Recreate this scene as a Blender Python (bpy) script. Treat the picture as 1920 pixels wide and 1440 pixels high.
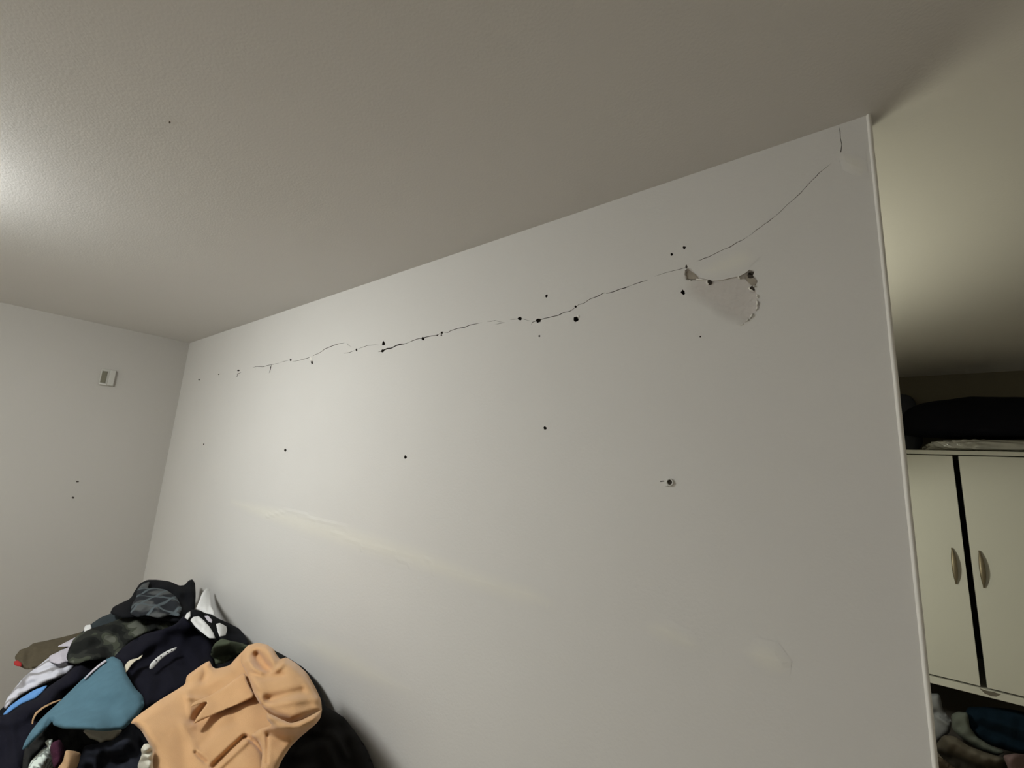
import bpy, bmesh, math, random
import numpy as np
from mathutils import Vector, Matrix
from mathutils.geometry import delaunay_2d_cdt

for o in list(bpy.data.objects):
    bpy.data.objects.remove(o)
scene = bpy.context.scene
COL = scene.collection
rnd = random.Random(7)

# ------------------------------------------------------------------ camera
YAW, PITCH, ROLL, FPX = -0.65672994, 0.18249292, 0.0581131, 826.448
EYE = np.array([0.0, 0.0, 1.6])
_f = np.array([math.sin(YAW) * math.cos(PITCH), math.cos(YAW) * math.cos(PITCH), math.sin(PITCH)])
_r = np.cross(_f, [0, 0, 1.0]); _r /= np.linalg.norm(_r)
_u = np.cross(_r, _f)
_r2 = _r * math.cos(ROLL) + _u * math.sin(ROLL)
_u2 = -_r * math.sin(ROLL) + _u * math.cos(ROLL)
cd = bpy.data.cameras.new('camera')
cam = bpy.data.objects.new('camera', cd)
COL.objects.link(cam)
M = Matrix.Identity(4)
for i in range(3):
    M[i][0] = _r2[i]; M[i][1] = _u2[i]; M[i][2] = -_f[i]; M[i][3] = EYE[i]
cam.matrix_world = M
cd.sensor_width = 36.0
cd.lens = FPX / 1920 * 36
cd.clip_start = 0.02
scene.camera = cam

# ------------------------------------------------------------------ world, exposure
w = bpy.data.worlds.new('world'); scene.world = w; w.use_nodes = True
w.node_tree.nodes['Background'].inputs[0].default_value = (0.30, 0.36, 0.45, 1)
w.node_tree.nodes['Background'].inputs[1].default_value = 0.3
vs = scene.view_settings
vs.view_transform = 'Standard'; vs.look = 'None'; vs.gamma = 1.0; vs.use_curve_mapping = False
vs.exposure = 0.0

DOME_POS = (-2.15, -0.50); DOME_STRENGTH = 81.0; DOME_COL = (0.975, 1.0, 0.99)
LAMP_POS = (-0.75, 2.00); UP_POWER = 66.0; READ_POWER = 39.0

# ------------------------------------------------------------------ room numbers (metres)
CEIL = 2.4
WY = 1.1176           # front face of the cracked partition wall
WXL = -4.077          # left wall
WXR = 0.084           # free end of the partition wall
WT = 0.05             # its thickness
FAR = 4.235           # wall behind the cabinet
RX = 1.7              # right wall
FY = -2.0             # wall behind the viewer

def rays(x, y):
    x = np.asarray(x, float); y = np.asarray(y, float)
    a = (x - 960) / FPX; b = -(y - 720) / FPX
    d = a[..., None] * _r2 + b[..., None] * _u2 + _f
    return d / np.linalg.norm(d, axis=-1, keepdims=True)

def on_plane(x, y, axis, val):
    d = rays(x, y)
    t = (val - EYE[axis]) / d[..., axis]
    return EYE + d * t[..., None]

def wall_uv(px):
    p = on_plane(np.array([q[0] for q in px]), np.array([q[1] for q in px]), 1, WY)
    return [(float(a[0]), float(a[2])) for a in p]

# ------------------------------------------------------------------ materials
def mat(name, col, rough=0.85, var=0.06, vscale=6.0, bump=0.0, bscale=120.0, sheen=0.0, metal=0.0, spec=0.3):
    m = bpy.data.materials.new(name); m.use_nodes = True
    nt = m.node_tree; N = nt.nodes; L = nt.links
    b = N['Principled BSDF']
    b.inputs['Roughness'].default_value = rough
    b.inputs['Metallic'].default_value = metal
    b.inputs['Specular IOR Level'].default_value = spec
    if sheen: b.inputs['Sheen Weight'].default_value = sheen
    tc = N.new('ShaderNodeTexCoord')
    n = N.new('ShaderNodeTexNoise'); n.inputs['Scale'].default_value = vscale; n.inputs['Detail'].default_value = 4
    L.new(tc.outputs['Object'], n.inputs['Vector'])
    mx = N.new('ShaderNodeMix'); mx.data_type = 'RGBA'
    mx.inputs['A'].default_value = (*[c * (1 - var) for c in col], 1)
    mx.inputs['B'].default_value = (*[min(1, c * (1 + var)) for c in col], 1)
    L.new(n.outputs['Fac'], mx.inputs['Factor'])
    L.new(mx.outputs['Result'], b.inputs['Base Color'])
    if bump:
        n2 = N.new('ShaderNodeTexNoise'); n2.inputs['Scale'].default_value = bscale; n2.inputs['Detail'].default_value = 3
        L.new(tc.outputs['Object'], n2.inputs['Vector'])
        bp = N.new('ShaderNodeBump'); bp.inputs['Strength'].default_value = bump; bp.inputs['Distance'].default_value = 0.002
        L.new(n2.outputs['Fac'], bp.inputs['Height']); L.new(bp.outputs['Normal'], b.inputs['Normal'])
    return m

def emit(name, col, s):
    m = bpy.data.materials.new(name); m.use_nodes = True
    nt = m.node_tree; nt.nodes.remove(nt.nodes['Principled BSDF'])
    e = nt.nodes.new('ShaderNodeEmission'); e.inputs[0].default_value = (*col, 1); e.inputs[1].default_value = s
    nt.links.new(e.outputs[0], nt.nodes['Material Output'].inputs[0])
    return m

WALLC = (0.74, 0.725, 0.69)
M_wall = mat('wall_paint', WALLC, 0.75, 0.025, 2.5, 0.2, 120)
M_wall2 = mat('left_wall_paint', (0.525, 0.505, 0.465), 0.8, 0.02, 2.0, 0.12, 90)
M_ceil = mat('ceiling_paint', (0.705, 0.69, 0.66), 0.9, 0.02, 2.0, 0.25, 160)
M_far = mat('far_wall_dark', (0.22, 0.195, 0.14), 0.9, 0.04)  # dark tone put in to hold down bounce light above the cabinet
M_floor = mat('floor_laminate', (0.46, 0.39, 0.30), 0.5, 0.15, 3.0)
M_bead = mat('corner_bead_lit', (0.90, 0.88, 0.82), 0.6, 0.02)  # paler than the wall: light on the bead is put into its colour
M_pit = mat('bare_plaster', (0.36, 0.32, 0.26), 0.95, 0.25, 60, 0.5, 200)
M_crack = mat('crack_dirt', (0.10, 0.08, 0.06), 1.0, 0.2, 80)
M_hole = mat('hole_dark', (0.06, 0.05, 0.04), 1.0, 0.3, 80)
M_chip = mat('white_chip', (0.88, 0.86, 0.80), 0.8, 0.03)
def coat_mat(name, col, *args):
    m = mat(name, col, *args)
    nt = m.node_tree; N = nt.nodes; L = nt.links; b = N['Principled BSDF']
    src = b.inputs['Base Color'].links[0].from_socket
    at = N.new('ShaderNodeAttribute'); at.attribute_name = 'coat'
    mx = N.new('ShaderNodeMix'); mx.data_type = 'RGBA'
    mx.inputs['A'].default_value = (*WALLC, 1)
    L.new(at.outputs['Fac'], mx.inputs['Factor']); L.new(src, mx.inputs['B']); L.new(mx.outputs['Result'], b.inputs['Base Color'])
    return m
M_filler = coat_mat('filler', (0.79, 0.77, 0.70), 0.85, 0.03, 5, 0.1, 70)
M_spall = coat_mat('spalled_coat', (0.635, 0.60, 0.565), 0.9, 0.07, 22, 0.3, 90)

def fab(name, col, var=0.12, vs_=25, bump=0.35, bs=400, sheen=0.0, rough=0.95):
    return mat(name, col, rough, var, vs_, bump, bs, sheen, 0.0, 0.15)

def pattern_mat(name, kind):
    m = fab(name, (0.02, 0.02, 0.02)); nt = m.node_tree; N = nt.nodes; L = nt.links
    b = N['Principled BSDF']
    for l in list(b.inputs['Base Color'].links): L.remove(l)
    tc = N.new('ShaderNodeTexCoord')
    if kind == 'camo':
        n = N.new('ShaderNodeTexNoise'); n.inputs['Scale'].default_value = 11; n.inputs['Detail'].default_value = 1.0
        mp = N.new('ShaderNodeMapping'); mp.inputs['Scale'].default_value = (0.7, 1.5, 1.6)
        L.new(tc.outputs['Object'], mp.inputs['Vector']); L.new(mp.outputs[0], n.inputs['Vector'])
        r = N.new('ShaderNodeValToRGB'); r.color_ramp.interpolation = 'CONSTANT'
        e = r.color_ramp.elements; e[0].color = (0.010, 0.011, 0.010, 1); e[1].position = 0.53; e[1].color = (0.05, 0.055, 0.040, 1)
        x = e.new(0.60); x.color = (0.10, 0.105, 0.085, 1); x = e.new(0.43); x.color = (0.022, 0.024, 0.020, 1)
        L.new(n.outputs['Fac'], r.inputs[0]); L.new(r.outputs[0], b.inputs['Base Color'])
    elif kind == 'plaid':
        prev = None
        for i, (rx, rz, sc) in enumerate(((0.3, 0.9, 11), (0.2, -0.7, 11))):
            mp = N.new('ShaderNodeMapping'); mp.inputs['Rotation'].default_value = (rx, 0.2, rz)
            L.new(tc.outputs['Object'], mp.inputs['Vector'])
            wv = N.new('ShaderNodeTexWave'); wv.inputs['Scale'].default_value = sc / 3; wv.inputs['Distortion'].default_value = 0.6
            L.new(mp.outputs[0], wv.inputs['Vector'])
            r = N.new('ShaderNodeValToRGB'); e = r.color_ramp.elements
            e[0].position = 0.90; e[0].color = (0, 0, 0, 1); e[1].position = 0.97; e[1].color = (1, 1, 1, 1)
            L.new(wv.outputs['Fac'], r.inputs[0])
            if prev is None: prev = r.outputs[0]
            else:
                a = N.new('ShaderNodeMath'); a.operation = 'MAXIMUM'
                L.new(prev, a.inputs[0]); L.new(r.outputs[0], a.inputs[1]); prev = a.outputs[0]
        n = N.new('ShaderNodeTexNoise'); n.inputs['Scale'].default_value = 9
        L.new(tc.outputs['Object'], n.inputs['Vector'])
        r = N.new('ShaderNodeValToRGB'); r.color_ramp.elements[0].position = 0.5; r.color_ramp.elements[1].position = 0.58
        r.color_ramp.elements[0].color = (0.02, 0.022, 0.026, 1); r.color_ramp.elements[1].color = (0.085, 0.09, 0.09, 1)
        L.new(n.outputs['Fac'], r.inputs[0])
        mx = N.new('ShaderNodeMix'); mx.data_type = 'RGBA'; mx.inputs['B'].default_value = (0.09, 0.11, 0.12, 1)
        L.new(prev, mx.inputs['Factor']); L.new(r.outputs[0], mx.inputs['A']); L.new(mx.outputs['Result'], b.inputs['Base Color'])
    elif kind in ('knit', 'greystripe'):
        mp = N.new('ShaderNodeMapping'); mp.inputs['Rotation'].default_value = (0.5, 0.9, 0.6) if kind == 'knit' else (0.9, 0.2, 0.3)
        L.new(tc.outputs['Object'], mp.inputs['Vector'])
        wv = N.new('ShaderNodeTexWave'); wv.inputs['Scale'].default_value = 14 if kind == 'knit' else 5
        wv.inputs['Distortion'].default_value = 1.0 if kind == 'knit' else 5.0; wv.inputs['Detail'].default_value = 2
        L.new(mp.outputs[0], wv.inputs['Vector'])
        r = N.new('ShaderNodeValToRGB'); e = r.color_ramp.elements
        if kind == 'knit':
            e[0].position = 0.05; e[0].color = (0.20, 0.22, 0.20, 1); e[1].position = 0.3; e[1].color = (0.62, 0.68, 0.62, 1)
        else:
            e[0].position = 0.15; e[0].color = (0.30, 0.29, 0.30, 1); e[1].position = 0.6; e[1].color = (0.60, 0.60, 0.66, 1)
        L.new(wv.outputs['Fac'], r.inputs[0]); L.new(r.outputs[0], b.inputs['Base Color'])
    return m

# ------------------------------------------------------------------ object helpers
def link(name, me, m=None, parent=None):
    o = bpy.data.objects.new(name, me); COL.objects.link(o)
    if m is not None and me is not None: me.materials.append(m)
    if parent is not None: o.parent = parent
    return o

def tag(o, label=None, cat=None, group=None, kind=None):
    if label: o['label'] = label
    if cat: o['category'] = cat
    if group: o['group'] = group
    if kind: o['kind'] = kind
    return o

def empty(name, loc=(0, 0, 0)):
    o = bpy.data.objects.new(name, None); COL.objects.link(o); o.location = loc
    o.empty_display_size = 0.1
    return o

def mesh_of(name, v, f, smooth=False):
    me = bpy.data.meshes.new(name); me.from_pydata([tuple(map(float, p)) for p in v], [], f); me.update()
    if smooth:
        me.polygons.foreach_set('use_smooth', [True] * len(me.polygons))
    return me

def box(name, lo, hi, m, parent=None, bevel=0.0, seg=2, kind=None, off=(0, 0, 0)):
    bm = bmesh.new()
    bmesh.ops.create_cube(bm, size=1.0)
    for v in bm.verts:
        v.co = Vector([lo[i] + (v.co[i] + 0.5) * (hi[i] - lo[i]) - off[i] for i in range(3)])
    if bevel:
        bmesh.ops.bevel(bm, geom=list(bm.edges), offset=bevel, segments=seg, affect='EDGES', profile=0.5)
    me = bpy.data.meshes.new(name); bm.to_mesh(me); bm.free()
    o = link(name, me, m, parent)
    if kind: o['kind'] = kind
    return o

def lathe(name, prof, m, parent=None, seg=40, centre=(0, 0, 0), smooth=True):
    v, f = [], []
    n = len(prof)
    for k in range(seg):
        a = 2 * math.pi * k / seg
        for r, z in prof: v.append((centre[0] + r * math.cos(a), centre[1] + r * math.sin(a), centre[2] + z))
    for k in range(seg):
        for i in range(n - 1):
            a = k * n + i; b = ((k + 1) % seg) * n + i
            f.append((a, b, b + 1, a + 1))
    return link(name, mesh_of(name, v, f, smooth), m, parent)

def tube(name, pts, r, m, parent=None, seg=10, smooth=True):
    pts = [Vector(p) for p in pts]; v, f = [], []
    rr = r if isinstance(r, (list, tuple)) else [r] * len(pts)
    for i, p in enumerate(pts):
        d = (pts[min(i + 1, len(pts) - 1)] - pts[max(i - 1, 0)]).normalized()
        a = d.cross(Vector((0, 0, 1)));
        if a.length < 0.01: a = d.cross(Vector((1, 0, 0)))
        a.normalize(); b = d.cross(a)
        for k in range(seg):
            t = 2 * math.pi * k / seg
            v.append(p + (a * math.cos(t) + b * math.sin(t)) * rr[i])
    for i in range(len(pts) - 1):
        for k in range(seg):
            k2 = (k + 1) % seg
            f.append((i * seg + k, i * seg + k2, (i + 1) * seg + k2, (i + 1) * seg + k))
    f.append(tuple(range(seg))[::-1]); f.append(tuple((len(pts) - 1) * seg + k for k in range(seg)))
    return link(name, mesh_of(name, v, f, smooth), m, parent)

def inside(P, poly):
    P = np.asarray(P, float); poly = np.asarray(poly, float)
    x, y = P[:, 0], P[:, 1]; c = np.zeros(len(P), bool)
    n = len(poly); j = n - 1
    for i in range(n):
        xi, yi = poly[i]; xj, yj = poly[j]
        if yi != yj:
            cond = ((yi > y) != (yj > y)) & (x < (xj - xi) * (y - yi) / (yj - yi) + xi)
            c ^= cond
        j = i
    return c

def dist_poly(P, pl, closed=False):
    P = np.asarray(P, float); pl = np.asarray(pl, float)
    if closed: pl = np.vstack([pl, pl[:1]])
    d = np.full(len(P), 1e9)
    for a, b in zip(pl[:-1], pl[1:]):
        ab = b - a; L2 = max(ab @ ab, 1e-12)
        t = np.clip(((P - a) @ ab) / L2, 0, 1)
        d = np.minimum(d, np.hypot(*(P - a - t[:, None] * ab).T))
    return d

# ------------------------------------------------------------------ the wall with its cracks and holes
def zz(pts, ox, oy, s):
    return [(ox + x / s, oy + y / s) for x, y in pts]

def roughen(pl, step, amp):
    out = [pl[0]]
    for a, b in zip(pl[:-1], pl[1:]):
        L = math.hypot(b[0] - a[0], b[1] - a[1]); n = max(1, int(L / step))
        for i in range(1, n + 1):
            t = i / n; x = a[0] + (b[0] - a[0]) * t; y = a[1] + (b[1] - a[1]) * t
            if i < n or b != pl[-1]:
                x += rnd.uniform(-amp, amp); y += rnd.uniform(-amp, amp)
            out.append((x, y))
    return out

def crack_poly(pl, wmax, taper=True):
    wmax = max(wmax, 0.95) ; pl = roughen(pl, 7, 0.7); n = len(pl); Lf, Rt = [], []
    for i, p in enumerate(pl):
        a = pl[max(i - 1, 0)]; b = pl[min(i + 1, n - 1)]
        dx, dy = b[0] - a[0], b[1] - a[1]; L = math.hypot(dx, dy) or 1
        nx, ny = -dy / L, dx / L
        t = i / max(1, n - 1)
        wd = wmax * rnd.uniform(0.45, 1.0)
        if taper: wd *= min(1, 0.15 + 6 * t, 0.15 + 6 * (1 - t))
        Lf.append((p[0] + nx * wd / 2, p[1] + ny * wd / 2)); Rt.append((p[0] - nx * wd / 2, p[1] - ny * wd / 2))
    return Lf + Rt[::-1]

def blob(cx, cy, rx, ry, n=12, jag=0.2):
    return [(cx + rx * (1 + rnd.uniform(-jag, jag)) * math.cos(2 * math.pi * k / n),
             cy + ry * (1 + rnd.uniform(-jag, jag)) * math.sin(2 * math.pi * k / n)) for k in range(n)]

A7 = (700, 520, 4.571); A6 = (340, 580, 4.571); A8 = (1060, 480, 8.0); A5 = (1220, 440, 7.2); A9 = (1440, 180, 6.546)
CR = []   # (polyline in photo pixels, width px)
CR.append((zz([(40, 640), (75, 635), (90, 625), (120, 612), (155, 608), (200, 585), (300, 560)], *A7), 2.5))
CR.append((zz([(300, 560), (390, 525), (425, 522), (440, 515), (500, 505), (550, 495), (590, 468)], *A7), 1.5))
CR.append((zz([(590, 470), (640, 470), (660, 460), (690, 450), (720, 437), (780, 430), (830, 408), (930, 388)], *A7), 1.3))
CR.append((zz([(970, 378), (1040, 370), (1130, 390)], *A7), 0.8))
CR.append((zz([(1040, 405), (1080, 398), (1130, 388)], *A7), 0.8))
CR.append((zz([(1170, 362), (1240, 358)], *A7), 0.7))
CR.append((zz([(1262, 350), (1290, 362), (1340, 372)], *A7), 0.9))
CR.append((zz([(1355, 405), (1360, 388), (1400, 372), (1415, 370), (1480, 350), (1590, 322), (1640, 300), (1680, 290), (1735, 255)], *A7), 2.2))
CR.append((zz([(150, 770), (200, 735), (280, 705), (370, 650), (490, 600), (570, 555), (600, 552)], *A8), 1.5))
CR.append((zz([(610, 566), (740, 530), (830, 495), (960, 450)], *A8), 2.0))
CR.append((zz([(960, 450), (1060, 415), (1140, 385), (1250, 355)], *A8), 1.2))
CR.append((zz([(1330, 310), (1430, 280), (1580, 230), (1700, 200), (1810, 170)], *A8), 0.6))
CR.append(([(1306, 490), (1326, 482), (1338, 477), (1351, 470), (1370, 462), (1391, 450), (1403, 443)], 1.2))
CR.append(([(1403, 443), (1440, 416), (1463, 397), (1478, 383), (1501, 362), (1516, 345), (1535, 325), (1560, 305)], 1.0))
CR.append((zz([(876, 385), (880, 430), (893, 520), (905, 600), (898, 680), (880, 750), (885, 820)], *A9), 1.9))
CR.append((zz([(1010, 700), (960, 810), (1000, 850), (1060, 890)], *A9), 1.1))
CR.append((zz([(513, 540), (480, 555), (482, 572), (463, 583)], *A6), 1.5))
CR.append((zz([(610, 500), (640, 490), (700, 490), (770, 472), (840, 460)], *A6), 0.9))
CR.append((zz([(641, 490), (638, 515)], *A6), 1.0))
CR.append((zz([(772, 472), (768, 500), (762, 530), (753, 547)], *A6), 1.8))
CR.append((zz([(840, 460), (880, 447), (925, 437)], *A6), 0.7))
CR.append((zz([(950, 447), (1000, 440), (1080, 420), (1112, 408)], *A6), 0.8))
CR.append((zz([(1126, 402), (1140, 390), (1170, 380), (1230, 340), (1290, 318), (1350, 298), (1400, 287)], *A6), 1.1))
CR.append((zz([(1418, 283), (1430, 305), (1460, 325)], *A6), 1.0))
CR.append((zz([(1390, 377), (1440, 368), (1490, 350)], *A6), 1.1))
CR.append((zz([(1515, 340), (1540, 330), (1600, 312), (1690, 300)], *A6), 1.0))

HO = [(1025, 555, 3, 3.6), (1080, 598, 5, 6), (1009.5, 601, 5, 5), (974.5, 597.5, 4.5, 4), (1079.5, 575, 2.6, 2.6),
      (1011, 630, 2.2, 2), (719, 644, 3.2, 4.6), (793.5, 634.5, 3.2, 3.6), (828.5, 624, 2.6, 2.6), (820, 628.5, 2.2, 1.6), (827.5, 628.5, 1.8, 1.6),
      (717.5, 658, 3.6, 3.0), (1283, 464.5, 3.2, 3.6), (1259.5, 477, 2.8, 3.0), (1281, 548, 5.2, 5.2),
      (1313, 631, 1.8, 1.8), (1022, 802.5, 3.6, 3.6), (760, 857, 2.8, 4), (535, 844, 2.2, 3.6), (382, 833, 1.5, 1.5),
      (373, 712, 1.6, 1.6), (410, 702, 1.2, 1.2), (447, 694.5, 3, 1.8), (545, 675, 2.2, 2.6), (668.5, 656, 2.2, 3.2), (585, 679, 2.2, 5)]

cracks = [(crack_poly(p, wd), wd) for p, wd in CR]
holes = [blob(x, y, rx * .86, ry * .86, 10, 0.28) for x, y, rx, ry in HO]
SPALL = [(1284, 507), (1290, 503), (1296, 504), (1303, 512), (1310, 518), (1316, 522), (1325, 524), (1335, 527), (1352, 525), (1362, 523),
         (1373, 520), (1385, 518), (1392, 515), (1399, 511), (1405, 506), (1414, 508), (1412, 517), (1418, 521), (1421, 528), (1418, 534), (1413, 538),
         (1417, 548), (1420, 554), (1421, 561), (1424, 569), (1423, 577), (1418, 584), (1412, 590), (1410, 595), (1405, 600), (1399, 604), (1392, 608),
         (1380, 611), (1364, 607), (1345, 596), (1326, 582), (1306, 570), (1290, 561), (1284, 550), (1283, 535), (1283, 520)]
SPALL = [(x + rnd.uniform(-.7, .7), y + rnd.uniform(-.7, .7)) for x, y in SPALL]
PLUG = blob(1256.5, 903.5, 8.5, 7.5, 18, 0.0)

def resample(poly, step):
    out = []
    n = len(poly)
    for i in range(n):
        a = poly[i]; b = poly[(i + 1) % n]; L = math.hypot(b[0] - a[0], b[1] - a[1]); k = max(1, int(round(L / step)))
        for j in range(k): out.append((a[0] + (b[0] - a[0]) * j / k, a[1] + (b[1] - a[1]) * j / k))
    return out

def cdt(verts, polys, extra=()):
    """triangulation of the polys' edges; returns vertices (np) and triangles"""
    V = []; E = []
    for p in polys:
        s = len(V); V += [Vector(q) for q in p]
        E += [(s + i, s + (i + 1) % len(p)) for i in range(len(p))]
    V += [Vector(q) for q in extra]
    r = delaunay_2d_cdt(V, E, [], 0, 1e-7)
    return np.array([tuple(v) for v in r[0]]), [tuple(f) for f in r[2]]

# everything that shows as an opening in the wall, in wall coordinates (x, z)
open_polys = []
for p, wd in cracks: open_polys.append(wall_uv(p))
hole_uv = [wall_uv(p) for p in holes]
spall_uv = wall_uv(SPALL)
BEADX = 0.004
rect = [(WXL - 0.05, 0.0), (WXR - BEADX, 0.0), (WXR - BEADX, CEIL), (WXL - 0.05, CEIL)]
all_open = open_polys + hole_uv + [spall_uv]
V2, T2 = cdt(None, [resample(rect, 0.25)] + all_open)
cen = np.array([(V2[a] + V2[b] + V2[c]) / 3 for a, b, c in T2])
cut = np.zeros(len(T2), bool)
for p in all_open: cut |= inside(cen, p)
nv = len(V2)
wv = [(p[0], WY, p[1]) for p in V2]
wf = []
for t, c_ in zip(T2, cut):
    if c_: continue
    a, b, c = t
    area = (V2[b][0] - V2[a][0]) * (V2[c][1] - V2[a][1]) - (V2[b][1] - V2[a][1]) * (V2[c][0] - V2[a][0])
    wf.append((a, b, c) if area > 0 else (a, c, b))      # faces the room (-y)
# sides and back of the wall body
s = len(wv)
x0, x1 = WXL - 0.05, WXR
for (x, y, z) in [(WXR - BEADX, WY + 0.001, 0), (WXR - BEADX, WY + 0.001, CEIL), (x1, WY + BEADX, 0), (x1, WY + BEADX, CEIL), (x1, WY + WT, 0), (x1, WY + WT, CEIL),
                  (x0, WY + WT, 0), (x0, WY + WT, CEIL)]: wv.append((x, y, z))
wf += [(s + 2, s + 4, s + 5, s + 3), (s + 4, s + 6, s + 7, s + 5)]
wall_back = link('wall_back', mesh_of('wall_back', wv, wf), M_wall)
tag(wall_back, kind='structure')

def pit(name, uv, depth, m, parent, depth_fn=None, extra=()):
    """recess lining: sides going into the wall and a bottom"""
    V, T = cdt(None, [uv], extra)
    c = np.array([(V[a] + V[b] + V[d]) / 3 for a, b, d in T])
    ok = inside(c, uv)
    dep = depth_fn(V) if depth_fn is not None else np.full(len(V), depth)
    vv = [(p[0], WY + d, p[1]) for p, d in zip(V, dep)]
    ff = []
    for t, k in zip(T, ok):
        if not k: continue
        a, b, d = t
        ar = (V[b][0] - V[a][0]) * (V[d][1] - V[a][1]) - (V[b][1] - V[a][1]) * (V[d][0] - V[a][0])
        ff.append((a, b, d) if ar > 0 else (a, d, b))
    n = len(uv); s = len(vv)
    ud = depth_fn(np.array(uv)) if depth_fn is not None else np.full(n, depth)
    vv += [(p[0], WY, p[1]) for p in uv]; vv += [(p[0], WY + d, p[1]) for p, d in zip(uv, ud)]
    for i in range(n):
        j = (i + 1) % n
        ff.append((s + i, s + j, s + n + j, s + n + i))
    return link(name, mesh_of(name, vv, ff), m, parent)

for (p, wd), uv in zip(cracks, open_polys):
    pit('crack', uv, 0.004 if wd < 1.0 else 0.010, M_crack, wall_back)
for i, uv in enumerate(hole_uv):
    pit('screw_hole', uv, 0.03 if HO[i][2] > 2.4 else 0.012, M_hole, wall_back)

# spalled skim coat: shallow at the lower left, with two deeper gouges at its upper corners
gL = wall_uv([(1284, 507), (1291, 503), (1299, 509), (1308, 517), (1314, 523), (1300, 524), (1286, 523)])
gR = wall_uv([(1392, 517), (1399, 511), (1405, 506), (1414, 508), (1412, 517), (1419, 522), (1420, 529), (1413, 537), (1404, 530)])
sp_c = np.array(wall_uv([(1421, 565), (1290, 555)]))
ax = sp_c[0] - sp_c[1]; axl = float(np.hypot(*ax))
def spall_depth(P):
    P = np.asarray(P, float)
    t = np.clip(((P - sp_c[1]) @ ax) / axl ** 2, 0, 1); t = t * t * (3 - 2 * t)
    ed = np.clip(dist_poly(P, feather) / 0.035, 0, 1); ed = ed * ed * (3 - 2 * ed)
    nz = 0.5 + 0.25 * np.sin(P @ np.array([310.0, 190.0]) + 2 * np.sin(P @ np.array([-90.0, 240.0]))) + 0.25 * np.sin(P @ np.array([-170.0, 420.0]))
    d = 0.0001 + (0.0045 * t + 0.0018 + 0.0006 * nz) * ed
    for g in (gL, gR):
        di = dist_poly(P, g, True); ins = inside(P, g) | (di < 5e-4)
        d = np.where(ins, np.maximum(d, 0.006 + np.minimum(di, 0.01) * 0.9), d)
    return d
feather = wall_uv([(1283, 526), (1283, 540), (1286, 558), (1306, 570), (1326, 582), (1345, 596), (1364, 607), (1380, 611)])
uvs = np.array(spall_uv); lo, hi = uvs.min(0), uvs.max(0)
gx, gz = np.meshgrid(np.arange(lo[0], hi[0], 0.004), np.arange(lo[1], hi[1], 0.004))
G = np.c_[gx.ravel(), gz.ravel()]; G += np.random.default_rng(2).uniform(-.001, .001, G.shape)
G = G[inside(G, spall_uv) & (dist_poly(G, spall_uv, True) > 0.002)]
sp_o = pit('spalled_patch', resample(spall_uv, 0.004), 0.004, M_spall, wall_back, spall_depth, [tuple(g) for g in G])
_co = np.array([v_.co for v_ in sp_o.data.vertices])
_at = sp_o.data.attributes.new('coat', 'FLOAT', 'POINT')
_at.data.foreach_set('value', np.clip(dist_poly(_co[:, [0, 2]], feather) / 0.035, 0, 1).astype(np.float32))
def pit_disc(name, px, y0, y1, m, parent):
    uv = wall_uv(px); n = len(uv)
    v = [(p[0], WY + y0, p[1]) for p in uv] + [(p[0], WY + y1, p[1]) for p in uv]
    f = [tuple(range(n))[::-1], tuple(range(n, 2 * n))] + [(i, (i + 1) % n, n + (i + 1) % n, n + i) for i in range(n)]
    return link(name, mesh_of(name, v, f), m, parent)
# torn plaster behind the gouges, dark sockets and white chips along the broken edge
pit_disc('gouge', [(1285, 509), (1291, 505), (1299, 510), (1306, 517), (1309, 521), (1300, 522), (1287, 521)], 0.0055, 0.0085, M_pit, wall_back)
pit_disc('gouge', [(1396, 518), (1404, 511), (1411, 511), (1410, 518), (1418, 524), (1418, 530), (1411, 535), (1403, 528)], 0.0055, 0.0085, M_pit, wall_back)
for bx, by, rx, ry in ((1406, 516, 5.5, 5.0), (1408, 511, 6, 3), (1330.5, 529, 4.2, 5), (1410.5, 540, 4, 3.5), (1287, 500, 2, 3.4)):
    pit_disc('socket', blob(bx, by, rx, ry, 12, 0.15), -0.0003 if by in (529, 540, 500) else 0.004, 0.0075, M_hole, wall_back)
def chip(px, h):
    uv = wall_uv(px); n = len(uv); c = np.mean(uv, 0)
    v = [(p[0], WY + 0.003, p[1]) for p in uv] + [(c[0] + (p[0] - c[0]) * .6, WY - 1.6 * h, c[1] + (p[1] - c[1]) * .6) for p in uv]
    f = [tuple(range(n, 2 * n))] + [(i, (i + 1) % n, n + (i + 1) % n, n + i) for i in range(n)]
    return link('plaster_chip', mesh_of('plaster_chip', v, f), M_chip, wall_back)
chip([(1324, 526), (1328, 524), (1327, 530), (1330, 534), (1326, 533), (1323, 530)], 0.003)
chip([(1303, 522.5), (1316, 523), (1324, 525), (1316, 526), (1305, 524.5)], 0.0015)
chip([(1383, 518), (1387, 518), (1387, 523), (1383, 522)], 0.003)
chip([(1402, 540), (1405, 537.5), (1407, 543), (1414, 546), (1407, 545.5)], 0.003)
chip([(1412, 537), (1415, 535), (1416, 539), (1413, 540)], 0.003)
chip([(1418, 551), (1420.5, 552), (1421, 560), (1418.5, 559)], 0.0025)
chip([(1418, 562), (1421, 563), (1422, 572), (1419, 575), (1417, 570)], 0.0025)
chip([(1418, 576), (1421, 574), (1421, 580), (1417, 583)], 0.002)
chip([(1409, 589), (1413, 587), (1411, 594), (1406, 599), (1405, 595)], 0.003)
chip([(1400, 601), (1405, 598), (1402, 603), (1397, 604)], 0.003)
chip([(1388, 609), (1396, 606), (1394, 609), (1386, 611)], 0.0015)
chip([(1081.5, 591), (1086, 590), (1087, 596), (1083, 597)], 0.0015)
chip([(580, 668), (585, 669), (586, 676), (583, 678), (581, 674)], 0.0015)

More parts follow.
